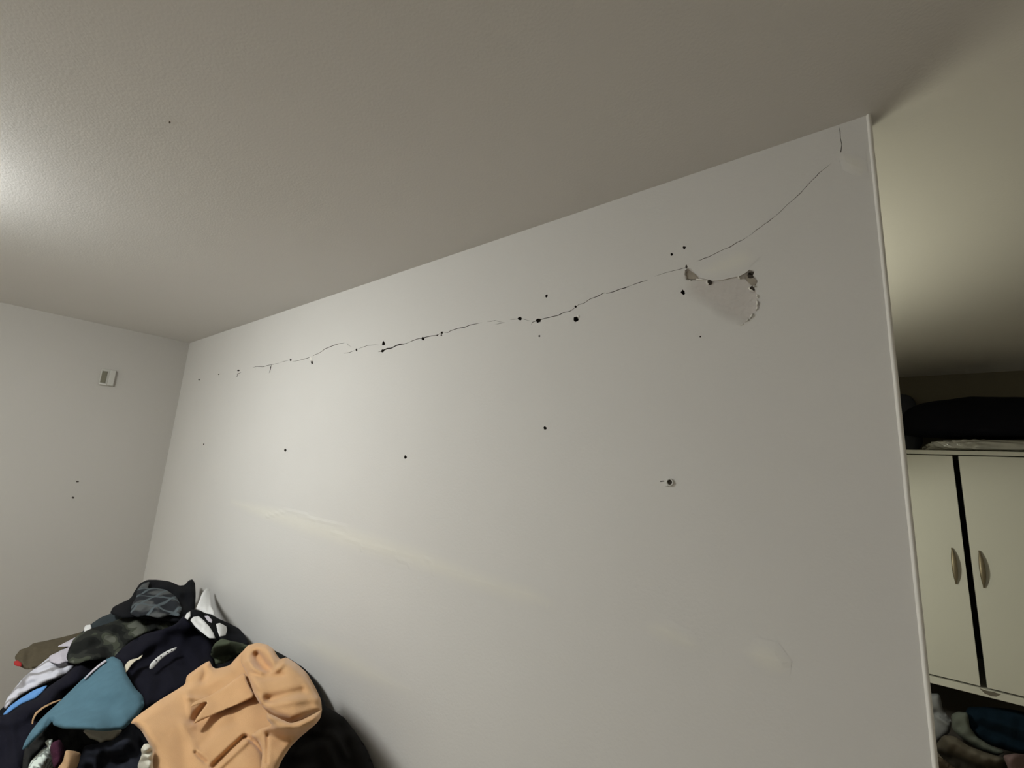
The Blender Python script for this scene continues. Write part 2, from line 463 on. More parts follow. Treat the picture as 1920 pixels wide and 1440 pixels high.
# repaired streak: low trowelled filler mounds on the wall, feathered to nothing
def filler(px, h, edge, seed, ridges=()):
    uv = wall_uv(px); P = np.array(uv); lo, hi = P.min(0), P.max(0); st = 0.012
    gx, gz = np.meshgrid(np.arange(lo[0], hi[0], st), np.arange(lo[1], hi[1], st))
    G = np.c_[gx.ravel(), gz.ravel()]
    G = G[inside(G, uv) & (dist_poly(G, uv, True) > st * 0.6)]
    uvr = resample(uv, st)
    V, T = cdt(None, [uvr], [tuple(g) for g in G])
    c = np.array([(V[a] + V[b] + V[d]) / 3 for a, b, d in T]); ok = inside(c, uv)
    e = np.clip(dist_poly(V, uv, True) / edge, 0, 1); e = e * e * (3 - 2 * e)
    g = np.random.default_rng(seed); wob = 0
    for k in range(4):
        q = g.normal(0, 22, 2); wob = wob + 0.12 * np.sin(V @ q + g.uniform(0, 6))
    hh = h * e * (1 + wob)
    for rp, rh, rw in ridges:
        hh = hh + rh * np.exp(-(dist_poly(V, wall_uv(rp)) / rw) ** 2) * np.clip(e * 3, 0, 1)
    vv = [(p[0], WY - max(0.0, float(k)) - 0.0003, p[1]) for p, k in zip(V, hh)]
    ff = []
    for t, k in zip(T, ok):
        if not k: continue
        a, b, d = t
        ar = (V[b][0] - V[a][0]) * (V[d][1] - V[a][1]) - (V[b][1] - V[a][1]) * (V[d][0] - V[a][0])
        ff.append((a, b, d) if ar > 0 else (a, d, b))
    me = mesh_of('filler_patch', vv, ff)
    at = me.attributes.new('coat', 'FLOAT', 'POINT'); at.data.foreach_set('value', e.astype(np.float32))
    return link('filler_patch', me, M_filler, wall_back)
filler([(430, 930), (500, 940), (570, 955), (680, 985), (780, 1015), (900, 1060), (1000, 1090), (1050, 1125), (1040, 1150), (960, 1140), (860, 1105), (760, 1070),
        (660, 1040), (560, 1005), (480, 975), (430, 950)], 0.0012, 0.06, 3,
       [([(500, 968), (540, 957), (570, 962), (592, 976)], 0.0012, 0.008), ([(620, 995), (680, 1022), (740, 1036)], 0.0008, 0.007),
        ([(680, 1022), (678, 1030)], 0.001, 0.006), ([(745, 1050), (770, 1058), (760, 1070)], 0.001, 0.006), ([(800, 1048), (812, 1056), (806, 1085)], 0.0008, 0.006),
        ([(560, 965), (600, 975), (650, 990)], 0.0010, 0.008)])
filler([(540, 1192), (600, 1180), (660, 1205), (720, 1245), (785, 1290), (775, 1312), (690, 1295), (610, 1255), (560, 1220)], 0.0008, 0.07, 4)
filler([(1200, 1165), (1250, 1160), (1300, 1185), (1320, 1215), (1300, 1230), (1260, 1215), (1215, 1195)], 0.0012, 0.035, 5,
       [([(1262, 1173), (1280, 1173), (1300, 1190)], 0.0012, 0.008)])
filler([(1380, 1215), (1420, 1195), (1460, 1205), (1485, 1240), (1480, 1275), (1440, 1270), (1400, 1245)], 0.0012, 0.035, 6,
       [([(1425, 1208), (1450, 1215), (1468, 1240)], 0.0012, 0.008)])
filler([(1570, 285), (1600, 288), (1625, 300), (1628, 330), (1605, 332), (1580, 318)], 0.0012, 0.02, 8, [([(1584, 300), (1602, 316)], 0.0008, 0.006)])
filler([(1302, 507), (1345, 482), (1400, 460), (1424, 482), (1404, 502), (1372, 515), (1335, 522), (1315, 516)], 0.0008, 0.03, 9)

# rounded corner bead at the free end, flank shaped to catch light
prof = [(WXR - BEADX - 0.0035, WY), (WXR - BEADX - 0.0030, WY - 0.0008), (WXR - BEADX - 0.0012, WY - 0.0030), (WXR - BEADX, WY - 0.0036)]
for k in range(1, 8):
    a = math.pi / 2 * k / 7
    prof.append((WXR - BEADX + (BEADX + 0.0015) * math.sin(a), WY + BEADX - (BEADX + 0.0036) * math.cos(a)))
prof += [(WXR + 0.0015, WY + BEADX + 0.01), (WXR - 0.001, WY + BEADX + 0.012)]
v = []; f = []
NZ = 60
for k in range(NZ + 1):
    z = CEIL * k / NZ
    for (x, y) in prof: v.append((x + 0.00015 * math.sin(k * 1.7) , y + 0.00015 * math.sin(k * 2.3 + 1), z))
n = len(prof)
for k in range(NZ):
    for i in range(n - 1): f.append((k * n + i, k * n + i + 1, (k + 1) * n + i + 1, (k + 1) * n + i))
tag(link('trim_1', mesh_of('trim_1', v, f, True), M_bead), kind='structure')

# ------------------------------------------------------------------ the rest of the shell
box('floor', (WXL - 0.1, FY - 0.1, -0.1), (RX + 0.1, FAR + 0.1, 0.0), M_floor, kind='structure')
ceil = box('ceiling', (WXL - 0.1, FY - 0.1, CEIL), (RX + 0.1, FAR + 0.1, CEIL + 0.1), M_ceil, kind='structure')
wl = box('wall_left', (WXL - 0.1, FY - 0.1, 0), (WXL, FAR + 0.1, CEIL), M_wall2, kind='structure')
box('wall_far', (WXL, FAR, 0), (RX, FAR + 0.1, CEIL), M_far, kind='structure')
box('wall_right', (RX, FY - 0.1, 0), (RX + 0.1, FAR + 0.1, CEIL), M_wall, kind='structure')
box('wall_front', (WXL, FY - 0.1, 0), (RX, FY, CEIL), M_wall, kind='structure')
# nail holes in the left wall, a fleck on the ceiling
for (x, y, rx, ry) in ((145, 903, 3.2, 1.4), (137, 933, 2.6, 1.9)):
    p = on_plane(np.array([q[0] for q in blob(x, y, rx, ry, 10, .1)]), np.array([q[1] for q in blob(x, y, rx, ry, 10, .1)]), 0, WXL)
    c = p.mean(0); n = len(p)
    vv = [tuple(q + np.array([0.0004, 0, 0])) for q in p] + [tuple(c + (q - c) * .6 + np.array([0.0015, 0, 0])) for q in p]
    link('nail_mark', mesh_of('nail_mark', vv, [tuple(range(n, 2 * n))] + [(i, (i + 1) % n, n + (i + 1) % n, n + i) for i in range(n)]), M_hole, wl)

_p = on_plane(np.array([q[0] for q in blob(318, 229, 1.6, 2.4, 8, .2)]), np.array([q[1] for q in blob(318, 229, 1.6, 2.4, 8, .2)]), 2, CEIL)
_c = _p.mean(0)
link('fleck', mesh_of('fleck', [tuple(q - np.array([0, 0, .0003])) for q in _p] + [tuple(_c + (q - _c) * .5 - np.array([0, 0, .002])) for q in _p], [tuple(range(8, 16))] + [(i, (i + 1) % 8, 8 + (i + 1) % 8, 8 + i) for i in range(8)]), M_crack, ceil)

# ------------------------------------------------------------------ things fixed to the walls
M_white_pl = mat('white_plastic', (0.72, 0.71, 0.67), 0.45, 0.02, spec=0.4)
M_ivory = mat('ivory_plastic', (0.55, 0.54, 0.49), 0.5, 0.02)
M_grey_pl = mat('grey_plastic', (0.20, 0.19, 0.14), 0.6, 0.1)
# wall plug with its screw slot
c = on_plane(np.array([1256.5]), np.array([904.0]), 1, WY)[0]
wp = empty('wall_plug', tuple(c))
tag(wp, 'white plastic wall plug with dark round hole below the cracked patch', 'wall plug')
def ring(name, m, parent, r0, r1, y0, y1, seg=24):
    v, f = [], []
    pr = [(r0, 0.0), (r0, y0 * .9), (r0 + .15 * (r1 - r0), y0), (r1 - .2 * (r1 - r0), y0 * .95), (r1, y1), (r1, 0.0)]
    for k in range(seg):
        a = 2 * math.pi * k / seg
        for r, y in pr: v.append((r * math.cos(a), -y, r * math.sin(a)))
    n = len(pr)
    for k in range(seg):
        for i in range(n - 1): f.append((k * n + i, k * n + i + 1, ((k + 1) % seg) * n + i + 1, ((k + 1) % seg) * n + i))
    return link(name, mesh_of(name, v, f, True), m, parent)
ring('collar', M_white_pl, wp, 0.0062, 0.0095, 0.005, 0.001)
v = [(0.0063 * math.cos(2 * math.pi * k / 20), -0.0006, 0.0063 * math.sin(2 * math.pi * k / 20)) for k in range(20)]
link('socket', mesh_of('socket', v, [tuple(range(20))]), M_hole, wp)
bm_o = box('tab', (-0.0115, -0.0035, -0.0105), (-0.0045, 0, -0.001), M_white_pl, wp, 0.0012)
c2 = on_plane(np.array([1241.5]), np.array([902.5]), 1, WY)[0]
pit_disc('slit', [(1238, 901.6), (1245, 901.2), (1245.5, 902.6), (1238, 903.4)], -0.0004, 0.002, M_hole, wall_back)

# bracket on the left wall
c = on_plane(np.array([200.0]), np.array([708.0]), 0, WXL)[0]
br = empty('wall_bracket', tuple(c))
tag(br, 'small white plastic bracket with dark slot on the left wall', 'bracket')
sc_ = 1.0
box('back_plate', (0, -0.036, -0.058), (0.008, 0.042, 0.058), M_ivory, br, 0.003)
box('side_arm', (0.004, 0.006, -0.054), (0.03, 0.038, 0.054), M_ivory, br, 0.004)
box('slot', (0.006, -0.030, -0.040), (0.0105, -0.002, 0.042), M_grey_pl, br, 0.002)
box('lip', (0.006, -0.034, -0.054), (0.022, 0.004, -0.047), M_white_pl, br, 0.002)

# ------------------------------------------------------------------ lamps
M_metal = mat('brushed_metal', (0.5, 0.5, 0.5), 0.35, 0.05, metal=1.0)
pl = empty('ceiling_light', (DOME_POS[0], DOME_POS[1], CEIL))
tag(pl, 'round white dome light fixed to the ceiling over the room', 'lamp')
lathe('backplate', [(0.0, -0.008), (0.19, -0.008), (0.196, -0.004), (0.196, 0.0)], M_white_pl, pl, seg=48)
lathe('diffuser', [(0.0, -0.112), (0.08, -0.110), (0.15, -0.100), (0.188, -0.080), (0.2, -0.055), (0.2, -0.010), (0.197, -0.008)], emit('diffuser_glow', DOME_COL, DOME_STRENGTH), pl, seg=48)

fl = empty('floor_lamp', (LAMP_POS[0], LAMP_POS[1], 0))
tag(fl, 'metal uplighter floor lamp with reading arm behind the cracked wall', 'lamp')
lathe('base', [(0.0, 0.03), (0.10, 0.028), (0.14, 0.012), (0.14, 0.0)], M_metal, fl)
tube('pole', [(0, 0, 0.02), (0, 0, 1.58)], 0.011, M_metal, fl)
lathe('bowl_shade', [(0.012, 0.0), (0.10, 0.012), (0.19, 0.045), (0.26, 0.10), (0.255, 0.102), (0.185, 0.052), (0.098, 0.019), (0.0, 0.010)], M_metal, fl, centre=(0, 0, 1.56))
lathe('bulb', [(0.0, 0.022), (0.02, 0.026), (0.03, 0.05), (0.02, 0.072), (0.0, 0.078)], emit('bulb_glow', (1.0, 0.86, 0.55), 8.0), fl, centre=(0, 0, 1.56))
ul = bpy.data.lights.new('uplight', 'SPOT'); ul.energy = UP_POWER; ul.color = (1.0, 0.97, 0.74); ul.spot_size = math.radians(138); ul.spot_blend = 0.5; ul.shadow_soft_size = 0.40
uo = bpy.data.objects.new('uplight', ul); COL.objects.link(uo); uo.parent = fl; uo.location = (0, 0, 1.72); uo.rotation_euler = (math.pi, 0, 0)
tgt = Vector((0.55, 3.6, 0.80)); src = Vector((LAMP_POS[0] + 0.16, LAMP_POS[1] + 0.16, 1.32))
d = (tgt - src).normalized(); loc = src - Vector((LAMP_POS[0], LAMP_POS[1], 0))
tube('reading_arm', [(0, 0, 1.25), (0.06, 0.06, 1.34), tuple(loc - d * 0.06)], 0.007, M_metal, fl)
rs = lathe('reading_shade', [(0.012, -0.07), (0.03, -0.06), (0.055, 0.0), (0.075, 0.05), (0.072, 0.05), (0.05, 0.0), (0.02, -0.055)], M_metal, fl)
rs.location = loc; rs.rotation_euler = d.to_track_quat('Z', 'Y').to_euler()
rl = bpy.data.lights.new('reading_light', 'SPOT'); rl.energy = READ_POWER; rl.color = (1.0, 1.0, 0.86); rl.spot_size = math.radians(76); rl.spot_blend = 0.6; rl.shadow_soft_size = 0.05
ro = bpy.data.objects.new('reading_light', rl); COL.objects.link(ro); ro.parent = fl; ro.location = loc + d * 0.06; ro.rotation_euler = (-d).to_track_quat('Z', 'Y').to_euler()

# ------------------------------------------------------------------ the cabinet beyond the wall
CY = 3.63; CX0, CX1 = 0.04, 0.93; CT = 1.832; CB = 0.545
M_cab = mat('cabinet_laminate', (0.62, 0.61, 0.53), 0.6, 0.02, 3, spec=0.3)
M_cabin = mat('cabinet_interior_shade', (0.10, 0.09, 0.08), 0.9, 0.1)  # shade of the unlit interior put into the back panel's colour
M_bronze = mat('aged_bronze', (0.24, 0.20, 0.13), 0.45, 0.2, 30, metal=0.7)
cb = empty('cabinet', (CX0, CY, 0))
tag(cb, 'pale two-door cabinet with bronze handles beyond the wall end', 'cabinet')
def cbox(name, lo, hi, m, parent=cb, bev=0.002):
    return box(name, lo, hi, m, parent, bev, 2, None, (CX0, CY, 0))
cbox('side_panel', (CX0, CY, 0.0), (CX0 + 0.02, FAR - 0.01, CT - 0.024), M_cab)
cbox('side_panel', (CX1 - 0.02, CY, 0.0), (CX1, FAR - 0.01, CT - 0.024), M_cab)
cbox('top_panel', (CX0, CY - 0.022, CT - 0.024), (CX1, FAR - 0.01, CT), M_cab)
cbox('bottom_shelf', (CX0 + 0.02, CY - 0.022, CB), (CX1 - 0.02, FAR - 0.02, CB + 0.036), M_cab)
cbox('back_panel', (CX0 + 0.02, FAR - 0.022, 0.02), (CX1 - 0.02, FAR - 0.012, CT - 0.024), M_cabin)
GX = 0.488
for (xa, xb, hx) in ((CX0 + 0.004, GX - 0.013, GX - 0.061), (GX + 0.013, CX1 - 0.004, GX + 0.047)):
    d_ = cbox('door', (xa, CY - 0.020, CB + 0.045), (xb, CY - 0.001, CT - 0.030), M_cab)
    zc_ = 1.188 if xa < 0.3 else 1.19
    v, f = [], []
    NS, NR = 16, 12
    for i in range(NS + 1):
        t = i / NS; z = zc_ - 0.096 + 0.192 * t
        prof_w = 0.0125 * max(0.16, math.sin(math.pi * t)) ** 0.6; arch = 0.004 + 0.020 * math.sin(math.pi * t) ** 0.7; th = 0.0055
        for k in range(NR):
            a = 2 * math.pi * k / NR
            v.append((hx - CX0 + prof_w * math.cos(a), -0.020 - arch + th * math.sin(a), z))
    for i in range(NS):
        for k in range(NR):
            k2 = (k + 1) % NR; f.append((i * NR + k, i * NR + k2, (i + 1) * NR + k2, (i + 1) * NR + k))
    f.append(tuple(range(NR))[::-1]); f.append(tuple(NS * NR + k for k in range(NR)))
    link('handle', mesh_of('handle', v, f, True), M_bronze, d_)
# a worn notch in the bottom rail under the gap
pn = on_plane(np.array([1836, 1850, 1862, 1877, 1868, 1858, 1846.]), np.array([1290, 1295, 1297, 1302, 1306, 1305, 1300.]), 1, CY - 0.022)
n = len(pn)
vv = [(p[0] - CX0, p[1] - CY - 0.0008, p[2]) for p in pn] + [(p[0] - CX0, p[1] - CY + 0.004, p[2]) for p in pn]
link('worn_notch', mesh_of('worn_notch', vv, [tuple(range(n))] + [(i, (i + 1) % n, n + (i + 1) % n, n + i) for i in range(n)]), mat('worn_chipboard', (0.16, 0.14, 0.11), 0.95), cb)

# ------------------------------------------------------------------ soft goods: draped, folded, thickened cloth
PILE = [(300, 1090, 3.35), (40, 1230, 3.15), (170, 1180, 3.25), (365, 1100, 3.22), (250, 1180, 2.98), (460, 1200, 2.68), (556, 1245, 2.31), (610, 1320, 2.15), (700, 1440, 1.97), (720, 1480, 1.94),
        (600, 1600, 1.92), (300, 1440, 2.22), (0, 1440, 2.52), (150, 1440, 2.36), (300, 1600, 1.97), (0, 1600, 2.2), (430, 1330, 2.32), (500, 1440, 2.05), (200, 1300, 2.55), (330, 1240, 2.66)]
def _tps(ctrl):
    P = np.array([(a / 300, b / 300) for a, b, _ in ctrl]); tv = np.array([c for *_, c in ctrl]); n = len(P)
    def K(d): return np.where(d > 1e-9, d * d * np.log(np.maximum(d, 1e-9)), 0)
    A = np.zeros((n + 3, n + 3)); A[:n, :n] = K(np.linalg.norm(P[:, None] - P[None], axis=2)) + 0.02 * np.eye(n)
    A[:n, n] = 1; A[:n, n + 1:] = P; A[n, :n] = 1; A[n + 1:, :n] = P.T
    wgt = np.linalg.solve(A, np.r_[tv, 0, 0, 0])
    def fn(Q):
        q = np.asarray(Q, float) / 300
        d = np.linalg.norm(q[:, None] - P[None], axis=2)
        return K(d) @ wgt[:n] + wgt[n] + q @ wgt[n + 1:]
    return fn
pile_t = _tps(PILE)
def plane_t(yc, tilt=0.0, y0=1360):
    def fn(Q):
        Q = np.asarray(Q, float); d = rays(Q[:, 0], Q[:, 1])
        return (yc + tilt * (y0 - Q[:, 1])) / d[:, 1]
    return fn

def smoothpoly(poly, it=1):
    for _ in range(it):
        out = []
        n = len(poly)
        for i in range(n):
            a = poly[i]; b = poly[(i + 1) % n]
            out += [(a[0] * .86 + b[0] * .14, a[1] * .86 + b[1] * .14), (a[0] * .14 + b[0] * .86, a[1] * .14 + b[1] * .86)]
        poly = out
    return poly

HM = {}
class HeightMap:
    """how much cloth already lies on the base surface (2-pixel cells)"""
    def __init__(self, x0, y0, x1, y1):
        self.o = np.array([x0, y0]); self.h = np.zeros((int((y1 - y0) / 2), int((x1 - x0) / 2)))
    def ij(self, P):
        q = ((np.asarray(P) - self.o) / 2).astype(int)
        return np.clip(q[:, 1], 0, self.h.shape[0] - 1), np.clip(q[:, 0], 0, self.h.shape[1] - 1)
    def level(self, V, r):
        R = max(1, int(round(r / 2))); D = self.h
        for ax_ in (0, 1):                           # running maximum over R + 2 cells each way
            E = D.copy()
            for q in range(1, R + 3):
                sh = np.roll(D, q, ax_); E = np.maximum(E, sh); sh = np.roll(D, -q, ax_); E = np.maximum(E, sh)
            D = E
        S = D
        for rr in (max(1, R // 2), max(1, R - R // 2)):   # then box blurs whose reach stays inside that maximum
            for ax_ in (0, 1):
                A = S.copy()
                for q in range(1, rr + 1): A = A + np.roll(S, q, ax_) + np.roll(S, -q, ax_)
                S = A / (2 * rr + 1)
        q = (np.asarray(V, float) - self.o) / 2 - 0.5
        x = np.clip(q[:, 0], 0, S.shape[1] - 1.001); y = np.clip(q[:, 1], 0, S.shape[0] - 1.001)
        i = y.astype(int); j = x.astype(int); fy = y - i; fx = x - j
        return (S[i, j] * (1 - fx) + S[i, j + 1] * fx) * (1 - fy) + (S[i + 1, j] * (1 - fx) + S[i + 1, j + 1] * fx) * fy
    def put(self, V, T, off):
        for a, b, c in T:
            tri = V[[a, b, c]]; lo = ((tri.min(0) - self.o) / 2 - 1).astype(int); hi = ((tri.max(0) - self.o) / 2 + 2).astype(int)
            m = max(off[a], off[b], off[c])
            lo = np.maximum(lo, 0); hi = np.minimum(hi, [self.h.shape[1], self.h.shape[0]])
            if (hi > lo).all():
                blk = self.h[lo[1]:hi[1], lo[0]:hi[0]]; np.maximum(blk, m, out=blk)

def cloth(name, poly, m, lift=0.02, puff=0.02, edge=14, step=4.0, creases=(), waves=(), seed=0, noise=0.006, nsc=30.0, thick=0.010, base=pile_t,
          parent=None, label=None, cat=None, smooth=1, group=None, drape=14, flat=0.0):
    poly = smoothpoly(poly, smooth)
    pr = resample(poly, step)
    P = np.array(pr); lo, hi = P.min(0), P.max(0)
    gx, gy = np.meshgrid(np.arange(lo[0], hi[0], step), np.arange(lo[1], hi[1], step * .92))
    gx[1::2] += step / 2
    G = np.c_[gx.ravel(), gy.ravel()]
    G = G[inside(G, pr)]
    if len(G): G = G[dist_poly(G, pr, True) > step * .55]
    V, T = cdt(None, [pr], [tuple(g) for g in G])
    c = np.array([(V[a] + V[b] + V[d]) / 3 for a, b, d in T]); ok = inside(c, pr)
    e = np.clip(dist_poly(V, pr, True) / edge, 0, 1); e = np.sqrt(1 - (1 - e) ** 2)
    rel = puff * e
    g = np.random.default_rng(seed + 11)
    for k in range(5):                              # soft irregular folds
        ang = g.uniform(0, math.pi); fr = 2 * math.pi / (nsc * g.uniform(0.7, 2.2))
        q = np.array([math.cos(ang), math.sin(ang)]) * fr
        q2 = np.array([-math.sin(ang), math.cos(ang)]) * fr * 0.45
        rel = rel + noise * 0.5 * np.sin(V @ q + 1.6 * np.sin(V @ q2 + g.uniform(0, 6)) + g.uniform(0, 6)) * (0.35 + 0.65 * e)
    for pl_, amp, wd in creases:                    # fold ridges (+) and valleys (-), widths in pixels
        rel = rel + amp * np.exp(-(dist_poly(V, pl_) / wd) ** 2)
    for (ang, wl_, amp) in waves:
        q = np.array([math.cos(ang), math.sin(ang)]) * 2 * math.pi / wl_
        rel = rel + amp * np.sin(V @ q + 0.8 * np.sin(V @ q[::-1] * .3)) * e
    rel = np.where(rel > 0.004, rel, 0.004 * np.exp(np.minimum(rel - 0.004, 0) / 0.02))
    if base not in HM:
        HM[base] = HeightMap(-80, 1060, 760, 1640) if base is pile_t else HeightMap(1700, 1270, 1980, 1500)
    hm = HM[base]
    back = hm.level(V, drape); back = back + flat * (back.max() - back) + 0.004
    off = back + thick + rel
    tris = []
    for tr, k in zip(T, ok):
        if not k: continue
        a, b, d = tr
        ar = (V[b][0] - V[a][0]) * (V[d][1] - V[a][1]) - (V[b][1] - V[a][1]) * (V[d][0] - V[a][0])
        tris.append((a, d, b) if ar > 0 else (a, b, d))
    hm.put(V, tris, off)
    t0 = base(V); dr = rays(V[:, 0], V[:, 1])
    X = np.vstack([EYE + dr * (t0 - off)[:, None], EYE + dr * (t0 - back)[:, None]])
    if base is pile_t:
        X[:, 1] = np.minimum(X[:, 1], WY - 0.006); X[:, 0] = np.maximum(X[:, 0], WXL + 0.01)
    n = len(V); cnt = {}
    for t in tris:
        for u, v_ in ((t[0], t[1]), (t[1], t[2]), (t[2], t[0])): cnt[(u, v_)] = 1
    ff = list(tris) + [(n + a, n + c_, n + b) for a, b, c_ in tris]
    for (u, v_) in cnt:
        if (v_, u) not in cnt: ff.append((v_, u, n + u, n + v_))
    ctr = X[:n].mean(0) if parent is None else np.zeros(3)
    me = mesh_of(name, X - ctr, ff, True)
    o = link(name, me, m, parent)
    if parent is None: o.location = ctr
    if label: tag(o, label, cat, group)
    return o

F_black = fab('black_cotton', (0.0065, 0.007, 0.009)); F_navy = fab('navy_jersey', (0.0065, 0.0065, 0.0125)); F_coat = fab('black_coat_cloth', (0.011, 0.0105, 0.010), bump=0.2)
F_tan = fab('tan_fleece', (0.63, 0.375, 0.185), 0.06, 18, 0.45, 500, 0.25)
F_teal = fab('teal_jersey', (0.078, 0.155, 0.20), 0.14, 30); F_olive = fab('olive_cotton', (0.065, 0.078, 0.050)); F_brown = fab('brown_knit', (0.085, 0.07, 0.045), 0.2, 40, 0.6, 250)
F_white = fab('white_cotton', (0.70, 0.70, 0.69), 0.04); F_cream = fab('cream_cotton', (0.62, 0.57, 0.45), 0.06); F_blue = fab('sky_blue_cotton', (0.12, 0.28, 0.58))
F_red = fab('red_rib', (0.35, 0.03, 0.03)); F_maroon = fab('maroon_fleece', (0.045, 0.012, 0.026), 0.4, 60, 0.8, 300); F_camel = fab('camel_cotton', (0.42, 0.27, 0.15)); F_dteal = fab('dark_slate_cotton', (0.035, 0.045, 0.05))
F_jean = fab('dark_denim', (0.016, 0.018, 0.026)); F_char = fab('charcoal_fleece', (0.016, 0.016, 0.015), 0.3, 50, 0.7, 250)
F_sock = fab('cream_knit', (0.60, 0.58, 0.49), 0.08, 40, 0.7, 260); F_pink = fab('pale_lilac_cotton', (0.50, 0.47, 0.52))
F_camo = pattern_mat('camouflage_cotton', 'camo'); F_plaid = pattern_mat('plaid_flannel', 'plaid'); F_knit = pattern_mat('striped_knit', 'knit'); F_grey = pattern_mat('marled_grey_jersey', 'greystripe')

# solid heap underneath
sil = [(-40, 1345), (0, 1335), (40, 1272), (120, 1212), (200, 1165), (225, 1140), (262, 1104), (300, 1100), (350, 1108), (364, 1150), (395, 1172), (430, 1186), (456, 1212), (500, 1222), (550, 1256), (590, 1300), (604, 1336), (640, 1354), (668, 1390), (690, 1440), (705, 1500), (700, 1620), (-40, 1620)]
def heap():
    pr = resample(smoothpoly(sil, 1), 14); P = np.array(pr); lo, hi = P.min(0), P.max(0)
    gx, gy = np.meshgrid(np.arange(lo[0], hi[0], 14), np.arange(lo[1], hi[1], 14))
    G = np.c_[gx.ravel(), gy.ravel()]; G = G[inside(G, pr)]; G = G[dist_poly(G, pr, True) > 8]
    V, T = cdt(None, [pr], [tuple(g) for g in G])
    c = np.array([(V[a] + V[b] + V[d]) / 3 for a, b, d in T]); ok = inside(c, pr)
    e = np.clip(dist_poly(V, pr, True) / 40, 0, 1)
    t = pile_t(V) + 0.05 - 0.015 * np.sqrt(e) + 0.01 * np.sin(V[:, 0] * .11) * np.sin(V[:, 1] * .13)
    X = EYE + rays(V[:, 0], V[:, 1]) * t[:, None]
    X[:, 1] = np.minimum(X[:, 1], WY - 0.03); X[:, 0] = np.maximum(X[:, 0], WXL + 0.03)
    vv = [tuple(p) for p in X]; ff = []
    for tr, k in zip(T, ok):
        if not k: continue
        a, b, d = tr
        ar = (V[b][0] - V[a][0]) * (V[d][1] - V[a][1]) - (V[b][1] - V[a][1]) * (V[d][0] - V[a][0])
        ff.append((a, d, b) if ar > 0 else (a, b, d))
    q = EYE + rays(P[:, 0], P[:, 1]) * (pile_t(P) + 0.05)[:, None]
    q[:, 1] = np.minimum(q[:, 1], WY - 0.03); q[:, 0] = np.maximum(q[:, 0], WXL + 0.03)
    cq = q.mean(0); n = len(pr); s = len(vv)
    for k, zf in enumerate((0.0, 0.5, 1.0)):
        for p in q:
            z = p[2] * (1 - zf)
            vv.append((p[0] + (p[0] - cq[0]) * 0.0, p[1], z if zf < 1 else 0.0))
    for k in range(2):
        for i in range(n):
            j = (i + 1) % n
            ff.append((s + k * n + i, s + (k + 1) * n + i, s + (k + 1) * n + j, s + k * n + j))
    o = link('clothes_heap', mesh_of('clothes_heap', vv, ff, True), F_black)
    tag(o, 'dark tangle of clothes underneath the big heap in the corner', 'clothes', kind='stuff')
heap()

cloth('jumper', [(27, 1232), (38, 1218), (52, 1214), (62, 1206), (88, 1201), (115, 1195), (150, 1186), (172, 1178), (160, 1200), (130, 1216), (110, 1232), (80, 1250), (50, 1256), (34, 1248)],
      F_brown, 0.0, 0.03, 10, 4, [([(55, 1214), (52, 1240)], -0.02, 5), ([(70, 1215), (150, 1192)], 0.01, 7)], seed=1, label='brown knitted jumper with a red cuff at the heap\'s left edge', cat='jumper')
o = bpy.data.objects['jumper']
cuff = cloth('cuff', [(26, 1240), (33, 1238), (41, 1243), (40, 1250), (31, 1249), (26, 1246)], F_red, 0.012, 0.012, 6, 2.5, seed=2, noise=0.002, parent=o)
cuff.location = -o.location; cuff['label'] = 'red ribbed cuff'
cloth('slate_shirt', [(150, 1188), (168, 1172), (188, 1158), (215, 1147), (245, 1146), (248, 1160), (225, 1172), (190, 1182), (165, 1192)], F_dteal, 0.015, 0.03, 12, 4, seed=3, label='dark slate shirt tucked under the camouflage shirt', cat='shirt')
cloth('white_sock', [(157, 1178), (161, 1172), (170, 1171), (172, 1178), (167, 1184), (158, 1186)], F_white, 0.055, 0.012, 6, 2.5, seed=4, noise=0.002, label='small white sock poking out beside the slate shirt', cat='sock')
cloth('grey_shirt', [(6, 1326), (14, 1308), (26, 1292), (46, 1268), (70, 1250), (95, 1230), (118, 1217), (134, 1211), (140, 1222), (130, 1232), (140, 1243), (139, 1252), (122, 1266), (98, 1276), (60, 1292), (30, 1310), (12, 1330)],
      F_grey, 0.02, 0.03, 12, 3, [([(60, 1262), (110, 1248)], -0.02, 4), ([(40, 1290), (100, 1262)], -0.015, 4), ([(85, 1245), (125, 1240)], 0.015, 6), ([(100, 1256), (136, 1244)], -0.02, 3)], seed=5,
      label='crumpled light grey shirt on the heap\'s left slope', cat='shirt')
cloth('white_shirt', [(106, 1213), (125, 1203), (147, 1192), (147, 1200), (138, 1210), (144, 1222), (132, 1238), (110, 1246), (92, 1240), (92, 1230), (110, 1222), (132, 1212)], F_pink, 0.04, 0.02, 8, 3,
      [([(112, 1214), (140, 1211)], -0.02, 3)], seed=6, label='white shirt folded between the grey and camouflage shirts', cat='shirt')
cloth('blue_shirt', [(5, 1340), (18, 1324), (40, 1308), (65, 1293), (90, 1284), (80, 1298), (66, 1310), (40, 1320), (20, 1334), (10, 1341)], F_blue, 0.03, 0.015, 8, 3, seed=7, noise=0.003, label='sky blue shirt edge below the grey shirt', cat='shirt')
cloth('navy_sweatshirt', [(-30, 1345), (4, 1342), (20, 1336), (42, 1320), (70, 1310), (90, 1288), (120, 1268), (142, 1248), (160, 1236), (216, 1230), (180, 1262), (130, 1305), (90, 1345), (60, 1385), (50, 1420), (42, 1500), (-30, 1500)],
      F_navy, 0.01, 0.045, 20, 5, [([(62, 1352), (68, 1338), (88, 1322), (115, 1311)], 0.012, 3), ([(20, 1360), (30, 1430)], 0.02, 10), ([(70, 1350), (100, 1325)], -0.02, 7)], seed=8, noise=0.010, nsc=40,
      label='navy sweatshirt hanging down the heap\'s lower left side', cat='sweatshirt')
o = bpy.data.objects['navy_sweatshirt']
